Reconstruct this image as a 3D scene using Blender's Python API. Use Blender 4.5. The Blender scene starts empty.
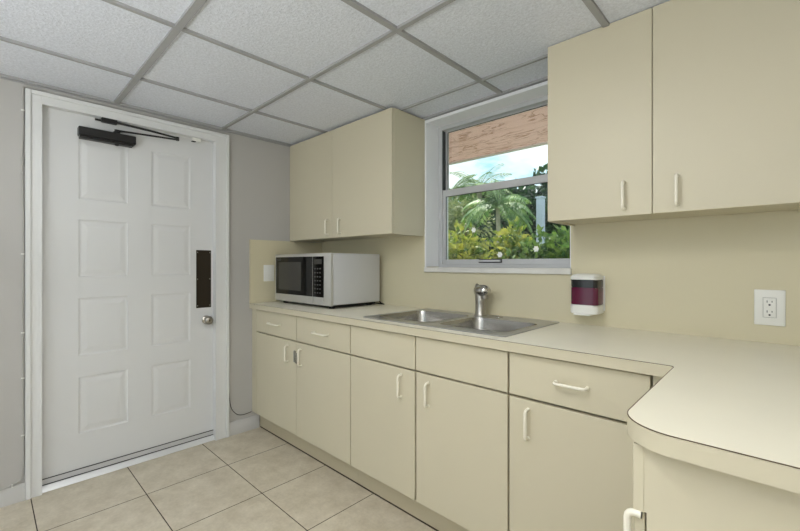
import bpy, bmesh, math, random
from mathutils import Vector, Matrix, noise
PI = math.pi
C = bpy.context.scene.collection
sc = bpy.context.scene
random.seed(7)

# ------------------------------------------------------------------ materials
def lin(r, g, b):
    f = lambda c: (c/255)/12.92 if c/255 <= .04045 else ((c/255+.055)/1.055)**2.4
    return (f(r), f(g), f(b), 1)

def mat(name, col, rough=.5, metal=0, spec=.5, bump=None, vary=None, coat=0, **kw):
    """col: sRGB tuple. bump=(scale, strength, distance). vary=(scale, amount)"""
    m = bpy.data.materials.new(name); m.use_nodes = True
    nt = m.node_tree; n = nt.nodes; l = nt.links
    b = n['Principled BSDF']
    b.inputs['Base Color'].default_value = lin(*col)
    b.inputs['Roughness'].default_value = rough
    b.inputs['Metallic'].default_value = metal
    b.inputs['Specular IOR Level'].default_value = spec
    b.inputs['Coat Weight'].default_value = coat
    for k, v in kw.items(): b.inputs[k].default_value = v
    tc = n.new('ShaderNodeTexCoord')
    if vary:
        t = n.new('ShaderNodeTexNoise'); t.inputs['Scale'].default_value = vary[0]; t.inputs['Detail'].default_value = 5
        r = n.new('ShaderNodeMapRange'); r.inputs[3].default_value = 1-vary[1]; r.inputs[4].default_value = 1+vary[1]
        r.inputs[1].default_value = .3; r.inputs[2].default_value = .7
        v = n.new('ShaderNodeVectorMath'); v.operation = 'SCALE'
        v.inputs[0].default_value = lin(*col)[:3]
        l.new(tc.outputs['Object'], t.inputs['Vector']); l.new(t.outputs['Fac'], r.inputs[0])
        l.new(r.outputs[0], v.inputs['Scale']); l.new(v.outputs[0], b.inputs['Base Color'])
    if bump:
        t = n.new('ShaderNodeTexNoise'); t.inputs['Scale'].default_value = bump[0]; t.inputs['Detail'].default_value = 4
        bp = n.new('ShaderNodeBump'); bp.inputs['Strength'].default_value = bump[1]; bp.inputs['Distance'].default_value = bump[2]
        l.new(tc.outputs['Object'], t.inputs['Vector']); l.new(t.outputs['Fac'], bp.inputs['Height'])
        l.new(bp.outputs[0], b.inputs['Normal'])
    return m

M = {}
M['wall'] = mat('grey_wall_paint', (182, 180, 176), .6, bump=(60, .12, .002), vary=(1.2, .02))
M['white_wall'] = mat('off_white_wall_paint', (176, 173, 168), .6)
M['pale_wall'] = mat('pale_wall_paint', (236, 234, 228), .6)
M['splash'] = mat('beige_wall_laminate', (212, 204, 174), .45, bump=(8, .05, .002), vary=(1.5, .015))
M['laminate'] = mat('cream_cabinet_laminate', (205, 197, 172), .42, bump=(180, .03, .0005), vary=(2.5, .012))
M['toe'] = mat('shaded_toe_kick_laminate', (190, 180, 153), .5)  # laminate tone darkened to carry the shade of the recess
M['inner'] = mat('cabinet_carcass', (186, 176, 150), .5)
M['counter'] = mat('counter_laminate', (238, 233, 214), .38, bump=(150, .03, .0005), vary=(5, .015))
M['seam'] = mat('brown_laminate_seam', (98, 80, 60), .6)
M['caulk'] = mat('dark_caulk', (60, 50, 34), .8)
M['door'] = mat('white_door_paint', (215, 216, 216), .38, bump=(25, .04, .002))
M['trimw'] = mat('white_trim_paint', (220, 221, 220), .4, bump=(30, .06, .002))
M['base'] = mat('baseboard_paint', (196, 195, 192), .45, bump=(12, .3, .004))
M['black'] = mat('black_painted_metal', (22, 21, 20), .38)
M['bronze'] = mat('dark_bronze_plate', (48, 40, 30), .4, metal=.5)
M['nickel'] = mat('brushed_nickel', (170, 166, 158), .28, metal=1)
M['chrome'] = mat('chrome', (205, 203, 198), .12, metal=1)
M['steel'] = mat('stainless_steel', (168, 166, 161), .27, metal=1, bump=(220, .04, .0005))
M['rim'] = mat('polished_sink_rim', (176, 176, 175), .28, metal=.8)
M['lock'] = mat('zinc_lock_metal', (150, 148, 138), .4, metal=.4)
M['alu'] = mat('mill_aluminium', (228, 229, 230), .35, metal=.4)
M['winalu'] = mat('aluminium_window_frame', (200, 201, 202), .42, metal=.25)
M['darkgasket'] = mat('dark_gasket', (52, 54, 56), .6)
M['plastic'] = mat('white_plastic', (236, 236, 230), .35)
M['pull'] = mat('ivory_pull_plastic', (240, 235, 218), .3)
M['lining'] = mat('window_lining_paint', (238, 239, 241), .4)
M['sill'] = mat('sill_marble', (222, 220, 214), .35, vary=(9, .08))
M['mwbody'] = mat('silver_painted_steel', (206, 207, 208), .3, metal=.1)
M['mwfront'] = mat('silver_front_trim', (205, 204, 200), .32, metal=.55)
M['mwglass'] = mat('black_oven_glass', (9, 9, 9), .07, spec=.35)
M['mwscreen'] = mat('perforated_oven_screen', (62, 61, 58), .25)
M['print'] = mat('grey_key_print', (84, 84, 82), .5)
M['rubber'] = mat('black_rubber', (18, 18, 18), .7)
M['tank'] = mat('smoked_tank_plastic', (26, 26, 26), .2, coat=.1)
M['soap'] = mat('magenta_soap', (88, 8, 48), .2, coat=.1)
M['grid'] = mat('ceiling_grid_paint', (160, 160, 160), .5)
M['cable'] = mat('painted_cable', (176, 174, 168), .5)
M['blackcable'] = mat('dark_cable', (74, 70, 64), .6)
M['bark'] = mat('bark', (120, 104, 84), .85, bump=(30, .6, .02), vary=(10, .2))
M['palmbark'] = mat('pale_palm_bark', (176, 170, 150), .8, bump=(18, .5, .02), vary=(10, .15))
M['lawn'] = mat('lawn', (104, 128, 62), .9, bump=(60, .6, .03), vary=(6, .25))
M['path'] = mat('bounce_concrete_path', (222, 216, 206), .85, bump=(50, .2, .005), vary=(4, .06))
M['post'] = mat('blue_grey_post', (206, 214, 228), .6)
M['blossom'] = mat('white_petals', (246, 244, 240), .6)
M['lamp_body'] = mat('white_fixture_metal', (238, 238, 234), .4)

def leafmat(name, c1, c2, rough=.45):
    m = mat(name, c1, rough, vary=None)
    nt = m.node_tree; n = nt.nodes; l = nt.links; b = n['Principled BSDF']
    tc = n.new('ShaderNodeTexCoord'); t = n.new('ShaderNodeTexNoise'); t.inputs['Scale'].default_value = 5; t.inputs['Detail'].default_value = 3
    r = n.new('ShaderNodeValToRGB'); r.color_ramp.elements[0].position = .38; r.color_ramp.elements[1].position = .62
    r.color_ramp.elements[0].color = lin(*c1); r.color_ramp.elements[1].color = lin(*c2)
    l.new(tc.outputs['Object'], t.inputs['Vector']); l.new(t.outputs['Fac'], r.inputs[0]); l.new(r.outputs[0], b.inputs['Base Color'])
    tr = n.new('ShaderNodeBsdfTranslucent'); l.new(r.outputs[0], tr.inputs[0])
    mx = n.new('ShaderNodeMixShader'); mx.inputs[0].default_value = .3
    l.new(b.outputs[0], mx.inputs[1]); l.new(tr.outputs[0], mx.inputs[2])
    l.new(mx.outputs[0], n['Material Output'].inputs[0])
    return m
M['leaf_yellow'] = leafmat('yellow_green_leaf', (92, 130, 40), (206, 204, 96))
M['leaf_mid'] = leafmat('mid_green_leaf', (66, 108, 50), (132, 160, 76))
M['leaf_dark'] = leafmat('dark_green_leaf', (34, 66, 42), (74, 108, 66))
M['leaf_palm'] = leafmat('palm_leaf', (86, 134, 74), (156, 186, 110))
M['leaf_olive'] = leafmat('olive_leaf', (120, 138, 84), (170, 178, 124))

# pane: clear reflective glass
def glassmat():
    m = bpy.data.materials.new('window_glass'); m.use_nodes = True
    nt = m.node_tree; n = nt.nodes; l = nt.links; n.clear()
    o = n.new('ShaderNodeOutputMaterial'); t = n.new('ShaderNodeBsdfTransparent'); g = n.new('ShaderNodeBsdfGlossy')
    g.inputs['Roughness'].default_value = 0.01; t.inputs[0].default_value = (.95, .97, .96, 1)
    f = n.new('ShaderNodeFresnel'); f.inputs[0].default_value = 1.45
    x = n.new('ShaderNodeMixShader'); l.new(f.outputs[0], x.inputs[0]); l.new(t.outputs[0], x.inputs[1]); l.new(g.outputs[0], x.inputs[2]); l.new(x.outputs[0], o.inputs[0])
    return m
M['glass'] = glassmat()

# floor tiles
def floormat():
    m = mat('beige_floor_tile', (205, 194, 172), .35)
    nt = m.node_tree; n = nt.nodes; l = nt.links; b = n['Principled BSDF']
    tc = n.new('ShaderNodeTexCoord'); mp = n.new('ShaderNodeMapping')
    S = .4217
    mp.inputs['Location'].default_value = (-(.3968 % S), -((-.9578) % S), 0)
    l.new(tc.outputs['Object'], mp.inputs[0])
    br = n.new('ShaderNodeTexBrick'); br.offset = 0; br.squash = 1
    br.inputs['Scale'].default_value = 1; br.inputs['Brick Width'].default_value = S; br.inputs['Row Height'].default_value = S
    br.inputs['Mortar Size'].default_value = .0024; br.inputs['Mortar Smooth'].default_value = .15; br.inputs['Bias'].default_value = 0
    br.inputs['Color1'].default_value = (0, 0, 0, 1); br.inputs['Color2'].default_value = (1, 1, 1, 1)
    l.new(mp.outputs[0], br.inputs['Vector'])
    n1 = n.new('ShaderNodeTexNoise'); n1.inputs['Scale'].default_value = 9; n1.inputs['Detail'].default_value = 8; n1.inputs['Roughness'].default_value = .68
    l.new(tc.outputs['Object'], n1.inputs['Vector'])
    r1 = n.new('ShaderNodeValToRGB'); e = r1.color_ramp.elements
    e[0].position = .32; e[0].color = lin(190, 179, 156); e[1].position = .66; e[1].color = lin(214, 205, 185)
    l.new(n1.outputs['Fac'], r1.inputs[0])
    n2 = n.new('ShaderNodeTexNoise'); n2.inputs['Scale'].default_value = 70; n2.inputs['Detail'].default_value = 3
    l.new(tc.outputs['Object'], n2.inputs['Vector'])
    r2 = n.new('ShaderNodeMapRange'); r2.inputs[1].default_value = .3; r2.inputs[2].default_value = .7; r2.inputs[3].default_value = .94; r2.inputs[4].default_value = 1.04
    l.new(n2.outputs['Fac'], r2.inputs[0])
    sc_ = n.new('ShaderNodeVectorMath'); sc_.operation = 'SCALE'; l.new(r1.outputs[0], sc_.inputs[0]); l.new(r2.outputs[0], sc_.inputs['Scale'])
    mx = n.new('ShaderNodeMix'); mx.data_type = 'RGBA'
    l.new(br.outputs['Fac'], mx.inputs[0]); l.new(sc_.outputs[0], mx.inputs[6]); mx.inputs[7].default_value = lin(64, 54, 42)
    l.new(mx.outputs[2], b.inputs['Base Color'])
    rr = n.new('ShaderNodeMapRange'); rr.inputs[3].default_value = .36; rr.inputs[4].default_value = .9; l.new(br.outputs['Fac'], rr.inputs[0]); l.new(rr.outputs[0], b.inputs['Roughness'])
    inv = n.new('ShaderNodeMath'); inv.operation = 'SUBTRACT'; inv.inputs[0].default_value = 1; l.new(br.outputs['Fac'], inv.inputs[1])
    ad = n.new('ShaderNodeMath'); ad.operation = 'MULTIPLY_ADD'; l.new(n1.outputs['Fac'], ad.inputs[0]); ad.inputs[1].default_value = .12; l.new(inv.outputs[0], ad.inputs[2])
    bp = n.new('ShaderNodeBump'); bp.inputs['Strength'].default_value = .5; bp.inputs['Distance'].default_value = .002
    l.new(ad.outputs[0], bp.inputs['Height']); l.new(bp.outputs[0], b.inputs['Normal'])
    return m
M['floor'] = floormat()

def ceilmat():
    m = mat('textured_ceiling_tile', (222, 222, 222), .42, spec=.5)
    nt = m.node_tree; n = nt.nodes; l = nt.links; b = n['Principled BSDF']
    tc = n.new('ShaderNodeTexCoord')
    v = n.new('ShaderNodeTexNoise'); v.inputs['Scale'].default_value = 95; v.inputs['Detail'].default_value = 3; v.inputs['Roughness'].default_value = .65; v.inputs['Distortion'].default_value = .6
    l.new(tc.outputs['Object'], v.inputs['Vector'])
    bp = n.new('ShaderNodeBump'); bp.inputs['Strength'].default_value = .8; bp.inputs['Distance'].default_value = .006
    l.new(v.outputs['Fac'], bp.inputs['Height']); l.new(bp.outputs[0], b.inputs['Normal'])
    r = n.new('ShaderNodeMapRange'); r.inputs[1].default_value = .35; r.inputs[2].default_value = .65; r.inputs[3].default_value = .86; r.inputs[4].default_value = 1.04
    l.new(v.outputs['Fac'], r.inputs[0])
    s = n.new('ShaderNodeVectorMath'); s.operation = 'SCALE'; s.inputs[0].default_value = lin(230, 234, 243)[:3]; l.new(r.outputs[0], s.inputs['Scale']); l.new(s.outputs[0], b.inputs['Base Color'])
    return m
M['ceil'] = ceilmat()

def stuccomat():
    m = mat('pink_stucco', (214, 176, 156), .9)
    nt = m.node_tree; n = nt.nodes; l = nt.links; b = n['Principled BSDF']
    tc = n.new('ShaderNodeTexCoord'); mp = n.new('ShaderNodeMapping'); mp.inputs['Scale'].default_value = (2.2, 6.5, 3)
    mp.inputs['Rotation'].default_value = (0, 0, .25)
    l.new(tc.outputs['Object'], mp.inputs[0])
    a = n.new('ShaderNodeTexNoise'); a.inputs['Scale'].default_value = 1.6; a.inputs['Detail'].default_value = 6; a.inputs['Distortion'].default_value = .8; l.new(mp.outputs[0], a.inputs['Vector'])
    # thin broken trowel ridges where the noise crosses its middle value
    d = n.new('ShaderNodeMath'); d.operation = 'SUBTRACT'; l.new(a.outputs['Fac'], d.inputs[0]); d.inputs[1].default_value = .5
    ab = n.new('ShaderNodeMath'); ab.operation = 'ABSOLUTE'; l.new(d.outputs[0], ab.inputs[0])
    r = n.new('ShaderNodeMapRange'); r.inputs[1].default_value = 0; r.inputs[2].default_value = .035; r.inputs[3].default_value = 1; r.inputs[4].default_value = 0; l.new(ab.outputs[0], r.inputs[0])
    g = n.new('ShaderNodeTexNoise'); g.inputs['Scale'].default_value = 4; l.new(tc.outputs['Object'], g.inputs['Vector'])
    gr = n.new('ShaderNodeMapRange'); gr.inputs[1].default_value = .36; gr.inputs[2].default_value = .5; l.new(g.outputs['Fac'], gr.inputs[0])
    mu = n.new('ShaderNodeMath'); mu.operation = 'MULTIPLY'; l.new(r.outputs[0], mu.inputs[0]); l.new(gr.outputs[0], mu.inputs[1])
    mx = n.new('ShaderNodeMix'); mx.data_type = 'RGBA'; l.new(mu.outputs[0], mx.inputs[0]); mx.inputs[6].default_value = lin(222, 190, 190); mx.inputs[7].default_value = lin(158, 120, 102)
    l.new(mx.outputs[2], b.inputs['Base Color'])
    bp = n.new('ShaderNodeBump'); bp.inputs['Strength'].default_value = .8; bp.inputs['Distance'].default_value = .03; l.new(a.outputs['Fac'], bp.inputs['Height']); l.new(bp.outputs[0], b.inputs['Normal'])
    return m
M['stucco'] = stuccomat()

def emat(name, col, s):
    m = mat(name, col, .5); b = m.node_tree.nodes['Principled BSDF']
    b.inputs['Emission Color'].default_value = lin(*col); b.inputs['Emission Strength'].default_value = s
    return m

# ------------------------------------------------------------------ mesh helpers
def obj(name, bm, m, parent=None, smooth=None, label=None):
    """vertices are given in world coordinates; moved to the parent's frame"""
    if parent is not None:
        q = parent; off = Vector((0, 0, 0))
        while q is not None: off += q.location; q = q.parent
        bmesh.ops.translate(bm, verts=bm.verts, vec=-off)
    bmesh.ops.recalc_face_normals(bm, faces=bm.faces)
    me = bpy.data.meshes.new(name); bm.to_mesh(me); bm.free()
    if smooth is not None:
        for p in me.polygons: p.use_smooth = True
        try: me.set_sharp_from_angle(angle=math.radians(smooth))
        except Exception: pass
    me.materials.append(m)
    o = bpy.data.objects.new(name, me); C.objects.link(o)
    if parent is not None: o.parent = parent
    if label: o['label'] = label
    return o

def tag(o, label, cat, group=None):
    o['label'] = label; o['category'] = cat
    if group: o['group'] = group
    return o

def thing(name, label, cat, loc, group=None):
    o = bpy.data.objects.new(name, None); o.empty_display_size = .1; C.objects.link(o); o.location = loc
    return tag(o, label, cat, group)

def struct(name, bm=None, m=None, loc=(0, 0, 0), smooth=None):
    if bm is None:
        o = bpy.data.objects.new(name, None); o.empty_display_size = .1; C.objects.link(o); o.location = loc
    else: o = obj(name, bm, m, smooth=smooth)
    o['kind'] = 'structure'
    return o

def box(bm, x0, x1, y0, y1, z0, z1, bev=0, seg=2, rot=None):
    vs = [bm.verts.new((x, y, z)) for x in (x0, x1) for y in (y0, y1) for z in (z0, z1)]
    f = [(0, 1, 3, 2), (4, 6, 7, 5), (0, 4, 5, 1), (2, 3, 7, 6), (0, 2, 6, 4), (1, 5, 7, 3)]
    fs = [bm.faces.new([vs[i] for i in q]) for q in f]
    geo = list(vs)
    if bev:
        es = {e for v in vs for e in v.link_edges}
        r = bmesh.ops.bevel(bm, geom=list(es), offset=bev, segments=seg, affect='EDGES', profile=.5)
        geo = list({v for v in r['verts']} | {v for v in vs if v.is_valid})
    if rot is not None:
        c = Vector(((x0+x1)/2, (y0+y1)/2, (z0+z1)/2))
        bmesh.ops.rotate(bm, cent=c, matrix=rot, verts=geo)
    return bm

def B(*a, **k): return box(bmesh.new(), *a, **k)

def tube(bm, pts, r, seg=12, cap=True):
    pts = [Vector(p) for p in pts]; n = len(pts)
    rs = r if isinstance(r, (list, tuple)) else [r]*n
    rings = []; prev = None
    for i, p in enumerate(pts):
        t = (pts[min(i+1, n-1)]-pts[max(i-1, 0)]).normalized()
        if prev is None:
            u = t.cross(Vector((0, 0, 1)))
            if u.length < .1: u = t.cross(Vector((1, 0, 0)))
        else:
            u = prev - t*prev.dot(t)
        u.normalize(); prev = u; w = t.cross(u)
        rings.append([bm.verts.new(p+(u*math.cos(a)+w*math.sin(a))*rs[i]) for a in [2*PI*k/seg for k in range(seg)]])
    for a, b in zip(rings, rings[1:]):
        for k in range(seg): bm.faces.new((a[k], a[(k+1) % seg], b[(k+1) % seg], b[k]))
    if cap: bm.faces.new(rings[0][::-1]); bm.faces.new(rings[-1])
    return bm

def smooth_path(pts, n=6):
    """Catmull-Rom through the points"""
    P = [Vector(p) for p in pts]; P = [P[0]*2-P[1]]+P+[P[-1]*2-P[-2]]; out = []
    for i in range(1, len(P)-2):
        for k in range(n):
            t = k/n; a, b, c, d = P[i-1:i+3]
            out.append(.5*((2*b)+(c-a)*t+(2*a-5*b+4*c-d)*t*t+(3*b-a-3*c+d)*t**3))
    out.append(P[-2]); return out

def lathe(bm, prof, c, axis='z', seg=28):
    """prof: (radius, height) pairs; c: centre; revolve about the axis"""
    rings = []
    for r, h in prof:
        ring = []
        for k in range(seg):
            a = 2*PI*k/seg; u, v = max(r, 1e-5)*math.cos(a), max(r, 1e-5)*math.sin(a)
            p = {'z': (u, v, h), 'x': (h, u, v), 'y': (u, h, v)}[axis]
            ring.append(bm.verts.new(Vector(p)+Vector(c)))
        rings.append(ring)
    for a, b in zip(rings, rings[1:]):
        for k in range(seg): bm.faces.new((a[k], a[(k+1) % seg], b[(k+1) % seg], b[k]))
    bm.faces.new(rings[0][::-1]); bm.faces.new(rings[-1])
    return bm

def rrect(x0, x1, y0, y1, r, seg=6):
    """rounded rectangle outline; r one radius or four (x0y0, x1y0, x1y1, x0y1)"""
    rs = r if isinstance(r, (list, tuple)) else [r]*4
    out = []
    for (cx, cy, a0), rr in zip([(x0, y0, PI), (x1, y0, 1.5*PI), (x1, y1, 0), (x0, y1, .5*PI)], rs):
        if rr <= 0: out.append((cx, cy)); continue
        ox = cx+rr if cx == x0 else cx-rr; oy = cy+rr if cy == y0 else cy-rr
        for k in range(seg+1):
            a = a0+PI/2*k/seg; out.append((ox+rr*math.cos(a), oy+rr*math.sin(a)))
    return out

def slab(outer, holes, z0, z1, bev=0):
    """extruded region with holes in the xy plane"""
    bm = bmesh.new()
    for z in (z0, z1):
        edges = []
        for lp in [outer]+holes:
            vs = [bm.verts.new((x, y, z)) for x, y in lp]
            edges += [bm.edges.new((vs[i], vs[(i+1) % len(vs)])) for i in range(len(vs))]
        bmesh.ops.triangle_fill(bm, use_beauty=True, use_dissolve=False, edges=edges)
    bm.verts.ensure_lookup_table()
    n = sum(len(l) for l in [outer]+holes); k = 0
    for lp in [outer]+holes:
        m = len(lp)
        for i in range(m):
            a, b = k+i, k+(i+1) % m
            bm.faces.new((bm.verts[a], bm.verts[b], bm.verts[b+n], bm.verts[a+n]))
        k += m
    return bm

def pull(p0, p1, out, parent, name='handle', r=.0052, depth=.026):
    """arched bar pull from p0 to p1 standing off along out"""
    p0, p1, out = Vector(p0), Vector(p1), Vector(out).normalized()
    d = (p1-p0).normalized(); e = .012
    pts = [p0, p0+out*(depth-e)]
    for k in range(1, 5):
        a = PI/2*k/4; pts.append(p0+out*(depth-e+e*math.sin(a))+d*(e-e*math.cos(a)))
    for k in range(4, 0, -1):
        a = PI/2*k/4; pts.append(p1+out*(depth-e+e*math.sin(a))-d*(e-e*math.cos(a)))
    pts += [p1+out*(depth-e), p1]
    bm = tube(bmesh.new(), pts, r, 10)
    for p in (p0, p1):
        tube(bm, [p, p+out*.004], .0065, 12)
    return obj(name, bm, M['pull'], parent, smooth=40)

H = 2.1263
XR, YF = 3.215, -4.2          # right wall, wall behind the camera

# ------------------------------------------------------------------ the room
o = struct('floor', B(-.1, XR+.1, YF-.1, .2, -.08, 0), M['floor'])
# wall with the door
bm = bmesh.new(); DY0, DY1, DZ = -1.775, -.865, 2.045
box(bm, -.16, 0, YF-.1, DY0, 0, H+.1); box(bm, -.16, 0, DY1, .2, 0, H+.1); box(bm, -.16, 0, DY0, DY1, DZ, H+.1)
struct('wall_left', bm, M['wall'])
# window wall; the opening is x 1.135..2.045, z 1.15..2.10
WX0, WX1, WZ0, WZ1 = 1.137, 2.043, 1.152, 2.105
bm = bmesh.new()
for a in [(0, WX0, 0, H+.1), (WX1, XR+.1, 0, H+.1), (WX0, WX1, 0, WZ0), (WX0, WX1, WZ1, H+.1)]:
    box(bm, a[0], a[1], 0, .2, a[2], a[3])
struct('wall_back', bm, M['splash'])
struct('wall_right', B(XR, XR+.1, YF-.1, 0, 0, H+.1), M['pale_wall'])
bm = bmesh.new()    # wall behind the camera with a wide glazed opening added for fill light
FX0, FX1, FZ0, FZ1 = .5, 2.7, .35, 2.0
for a in [(0, FX0, 0, H+.1), (FX1, XR, 0, H+.1), (FX0, FX1, 0, FZ0), (FX0, FX1, FZ1, H+.1)]:
    box(bm, a[0], a[1], YF-.1, YF, a[2], a[3])
struct('wall_front', bm, M['white_wall'])

# suspended ceiling: tiles, T-bars, wall angle
ce = struct('ceiling', B(0, XR, YF, 0, H+.009, H+.03), M['ceil'])
TX, TY = .6082, .6095
xs = [.4583+TX*i for i in range(5)]; ys = [-1.4369+TY*j for j in range(-4, 3)]
bm = bmesh.new(); hw = .0125
for x in xs:
    hw = .0085 if x < 1.2 else .012
    box(bm, x-hw, x+hw, YF, 0, H-.002, H+.010)
for y in ys:
    hw = .014 if y < -1 else .0105 if y < -.5 else .007
    box(bm, 0, XR, y-hw, y+hw, H-.0015, H+.010)
obj('ceiling_grid', bm, M['grid'], ce)
bm = bmesh.new()
box(bm, 0, .016, YF, 0, H-.004, H+.010); box(bm, 0, XR, -.016, 0, H-.004, H+.010); box(bm, XR-.016, XR, YF, 0, H-.004, H+.010); box(bm, 0, XR, YF, YF+.016, H-.004, H+.010)
box(bm, 0, .002, YF, 0, H-.012, H); box(bm, 1.128, 2.047, -.002, 0, H-.018, H)
obj('wall_angle', bm, M['grid'], ce)
# roof slab over it, keeps the sun out
struct('trim_8', B(-.2, XR+.2, YF-.2, .2, H+.1, H+.3), M['white_wall'])

# ------------------------------------------------------------------ door
dr = struct('door_1', loc=(-.05, -1.32, 0))
def door_slab():
    bm = bmesh.new(); X = -.03
    y0, y1, z0, z1 = DY0+.004, DY1-.004, .058, DZ-.004
    cols = [(-1.603, -1.372), (-1.247, -1.023)]
    rows = [(.257, .570), (.691, 1.010), (1.128, 1.446), (1.560, 1.900)]
    ysl = [y0]+[v for c in cols for v in c]+[y1]; zsl = [z0]+[v for r in rows for v in r]+[z1]
    def quad(a, b, c, d, xx=(X, X, X, X)):
        bm.faces.new([bm.verts.new((xx[i], p[0], p[1])) for i, p in enumerate((a, b, c, d))])
    for i in range(len(ysl)-1):
        for j in range(len(zsl)-1):
            a, b, c, d = ysl[i], ysl[i+1], zsl[j], zsl[j+1]
            if i % 2 == 1 and j % 2 == 1:
                steps = [(0, 0), (.003, -.003), (.010, -.0042), (.014, -.0042), (.036, -.0008), (.040, -.0005)]
                for (s0, d0), (s1, d1) in zip(steps, steps[1:]):
                    o_ = [(a+s0, c+s0), (b-s0, c+s0), (b-s0, d-s0), (a+s0, d-s0)]; n_ = [(a+s1, c+s1), (b-s1, c+s1), (b-s1, d-s1), (a+s1, d-s1)]
                    for k in range(4):
                        quad(o_[k], o_[(k+1) % 4], n_[(k+1) % 4], n_[k], (X+d0, X+d0, X+d1, X+d1))
                s, dd = steps[-1]; quad((a+s, c+s), (b-s, c+s), (b-s, d-s), (a+s, d-s), (X+dd,)*4)
            else: quad((a, c), (b, c), (b, d), (a, d))
    # edges and back
    Xb = X-.042; q = [(y0, z0), (y1, z0), (y1, z1), (y0, z1)]
    for k in range(4): quad(q[k], q[(k+1) % 4], q[(k+1) % 4], q[k], (X, X, Xb, Xb))
    quad(*q, xx=(Xb,)*4)
    bmesh.ops.remove_doubles(bm, verts=bm.verts, dist=1e-5)
    return bm
obj('door_panel', door_slab(), M['door'], dr)
XD = -.03
pp = obj('push_plate', B(XD, XD+.003, -.987, -.891, .905, 1.292, bev=.001, seg=1), M['bronze'], dr, label='dark bronze push plate')
for y in (-.979, -.899):
    for z in (.92, 1.098, 1.277):
        obj('screw', lathe(bmesh.new(), [(.0035, 0), (.003, .0012), (.001, .0016)], (XD+.003, y, z), 'x', 10), M['nickel'], pp, smooth=30)
kb = obj('door_knob', lathe(bmesh.new(), [(.001, 0), (.029, .001), (.029, .005), (.024, .009), (.012, .012), (.0115, .024), (.017, .03), (.0255, .038), (.028, .048), (.026, .058), (.017, .064), (.008, .065), (.007, .062), (.001, .062)], (XD, -.923, .822), 'x'), M['nickel'], dr, smooth=50, label='brushed nickel knob')
obj('keyhole', B(XD+.0625, XD+.0665, -.925, -.921, .815, .829), M['rubber'], kb)
# closer
cl = obj('door_closer', B(XD, XD+.05, -1.609, -1.340, 1.907, 1.955, bev=.004), M['black'], dr, label='black hydraulic door closer')
bm = bmesh.new(); box(bm, XD, XD+.046, -1.604, -1.352, 1.893, 1.9065, bev=.003)
obj('mounting_plate', bm, M['black'], cl)
bm = bmesh.new(); lathe(bm, [(.017, 1.957), (.017, 1.964), (.011, 1.968), (.011, 1.978)], (XD+.026, -1.432, 0)); lathe(bm, [(.006, 1.884), (.012, 1.888), (.012, 1.905)], (XD+.03, -1.432, 0))
obj('spindle', bm, M['black'], cl, smooth=40)
# arm: from the spindle to the elbow, then the forearm back to the bracket on the frame head
EL = Vector((.05, -1.125, 1.978))
bm = bmesh.new(); tube(bm, [(XD+.026, -1.432, 1.972), (XD+.036, -1.40, 1.973), EL], [.008, .0055, .0055], 10)
lathe(bm, [(.010, 1.972), (.010, 1.994), (.004, 1.995)], (EL.x, EL.y, 0), seg=14)
obj('main_arm', bm, M['black'], cl, smooth=40)
bm = bmesh.new(); tube(bm, [EL+Vector((0, 0, .010)), (.035, -1.27, 2.002), (.008, -1.44, 2.016)], [.0055, .0065, .0065], 10)
obj('forearm', bm, M['black'], cl, smooth=40)
# ------------------------------------------------------------------ door frame (casing + jamb)
tf = struct('trim_1', loc=(0, -1.3, 0))
def casing():
    bm = bmesh.new(); o0, o1, ot = -1.822, -.786, 2.092; i0, i1, it = -1.762, -.872, 2.032
    # flat casing and a raised outer bead
    for (a, b, d, e) in [(o0, i0, 0, ot), (i1, o1, 0, ot)]:
        box(bm, 0, .012, a, b, 0, ot, bev=.001, seg=1)
    box(bm, 0, .012, i0, i1, it, ot, bev=.001, seg=1)
    return bm
obj('casing', casing(), M['trimw'], tf)
bm = bmesh.new()
box(bm, 0, .021, -1.822, -1.801, 0, 2.092, bev=.003); box(bm, 0, .021, -.807, -.786, 0, 2.092, bev=.003); box(bm, 0, .021, -1.801, -.807, 2.071, 2.092, bev=.003)
obj('outer_bead', bm, M['trimw'], tf)
bm = bmesh.new()
box(bm, -.15, .014, -1.775, -1.758, 0, 2.045); box(bm, -.15, .014, -.876, -.865, 0, 2.045); box(bm, -.15, .014, -1.758, -.876, 2.030, 2.045)
obj('jamb', bm, M['trimw'], tf)
bm = bmesh.new(); box(bm, -.012, .018, -1.507, -1.432, 2.004, 2.0295, bev=.004); tube(bm, [(.002, -1.535, 2.012), (.002, -1.505, 2.012)], .006, 10)
obj('closer_bracket', bm, M['black'], tf, label='black closer bracket screwed to the frame head')
bm = bmesh.new(); box(bm, -.018, .004, -1.02, -.968, 2.006, 2.03, bev=.003); 
obj('door_contact', bm, M['plastic'], tf); 
obj('strike_plate', B(-.017, .002, -1.022, -.998, 2.003, 2.006), M['rubber'], tf)
bm = bmesh.new()
prof = [(-.15, 0), (-.004, 0), (-.002, .004), (-.012, .016), (-.024, .029), (-.15, .029)]
for a, b in ((DY0+.002, DY1-.002),):
    v0 = [bm.verts.new((x, a, z)) for x, z in prof]; v1 = [bm.verts.new((x, b, z)) for x, z in prof]
    for k in range(len(prof)): bm.faces.new((v0[k], v0[(k+1) % 6], v1[(k+1) % 6], v1[k]))
    bm.faces.new(v0); bm.faces.new(v1)
th = struct('trim_2', bm, M['alu'])
obj('door_sweep', B(XD, XD+.008, DY0+.012, DY1-.012, .036, .062, bev=.002), M['winalu'], dr, label='grey aluminium sweep strip')

obj('sweep_gasket', B(XD, XD+.0085, DY0+.012, DY1-.012, .0625, .0645), M['darkgasket'], dr)
obj('sweep_gasket', B(XD-.03, XD+.006, DY0+.012, DY1-.012, .0305, .0335), M['darkgasket'], dr)
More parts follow.
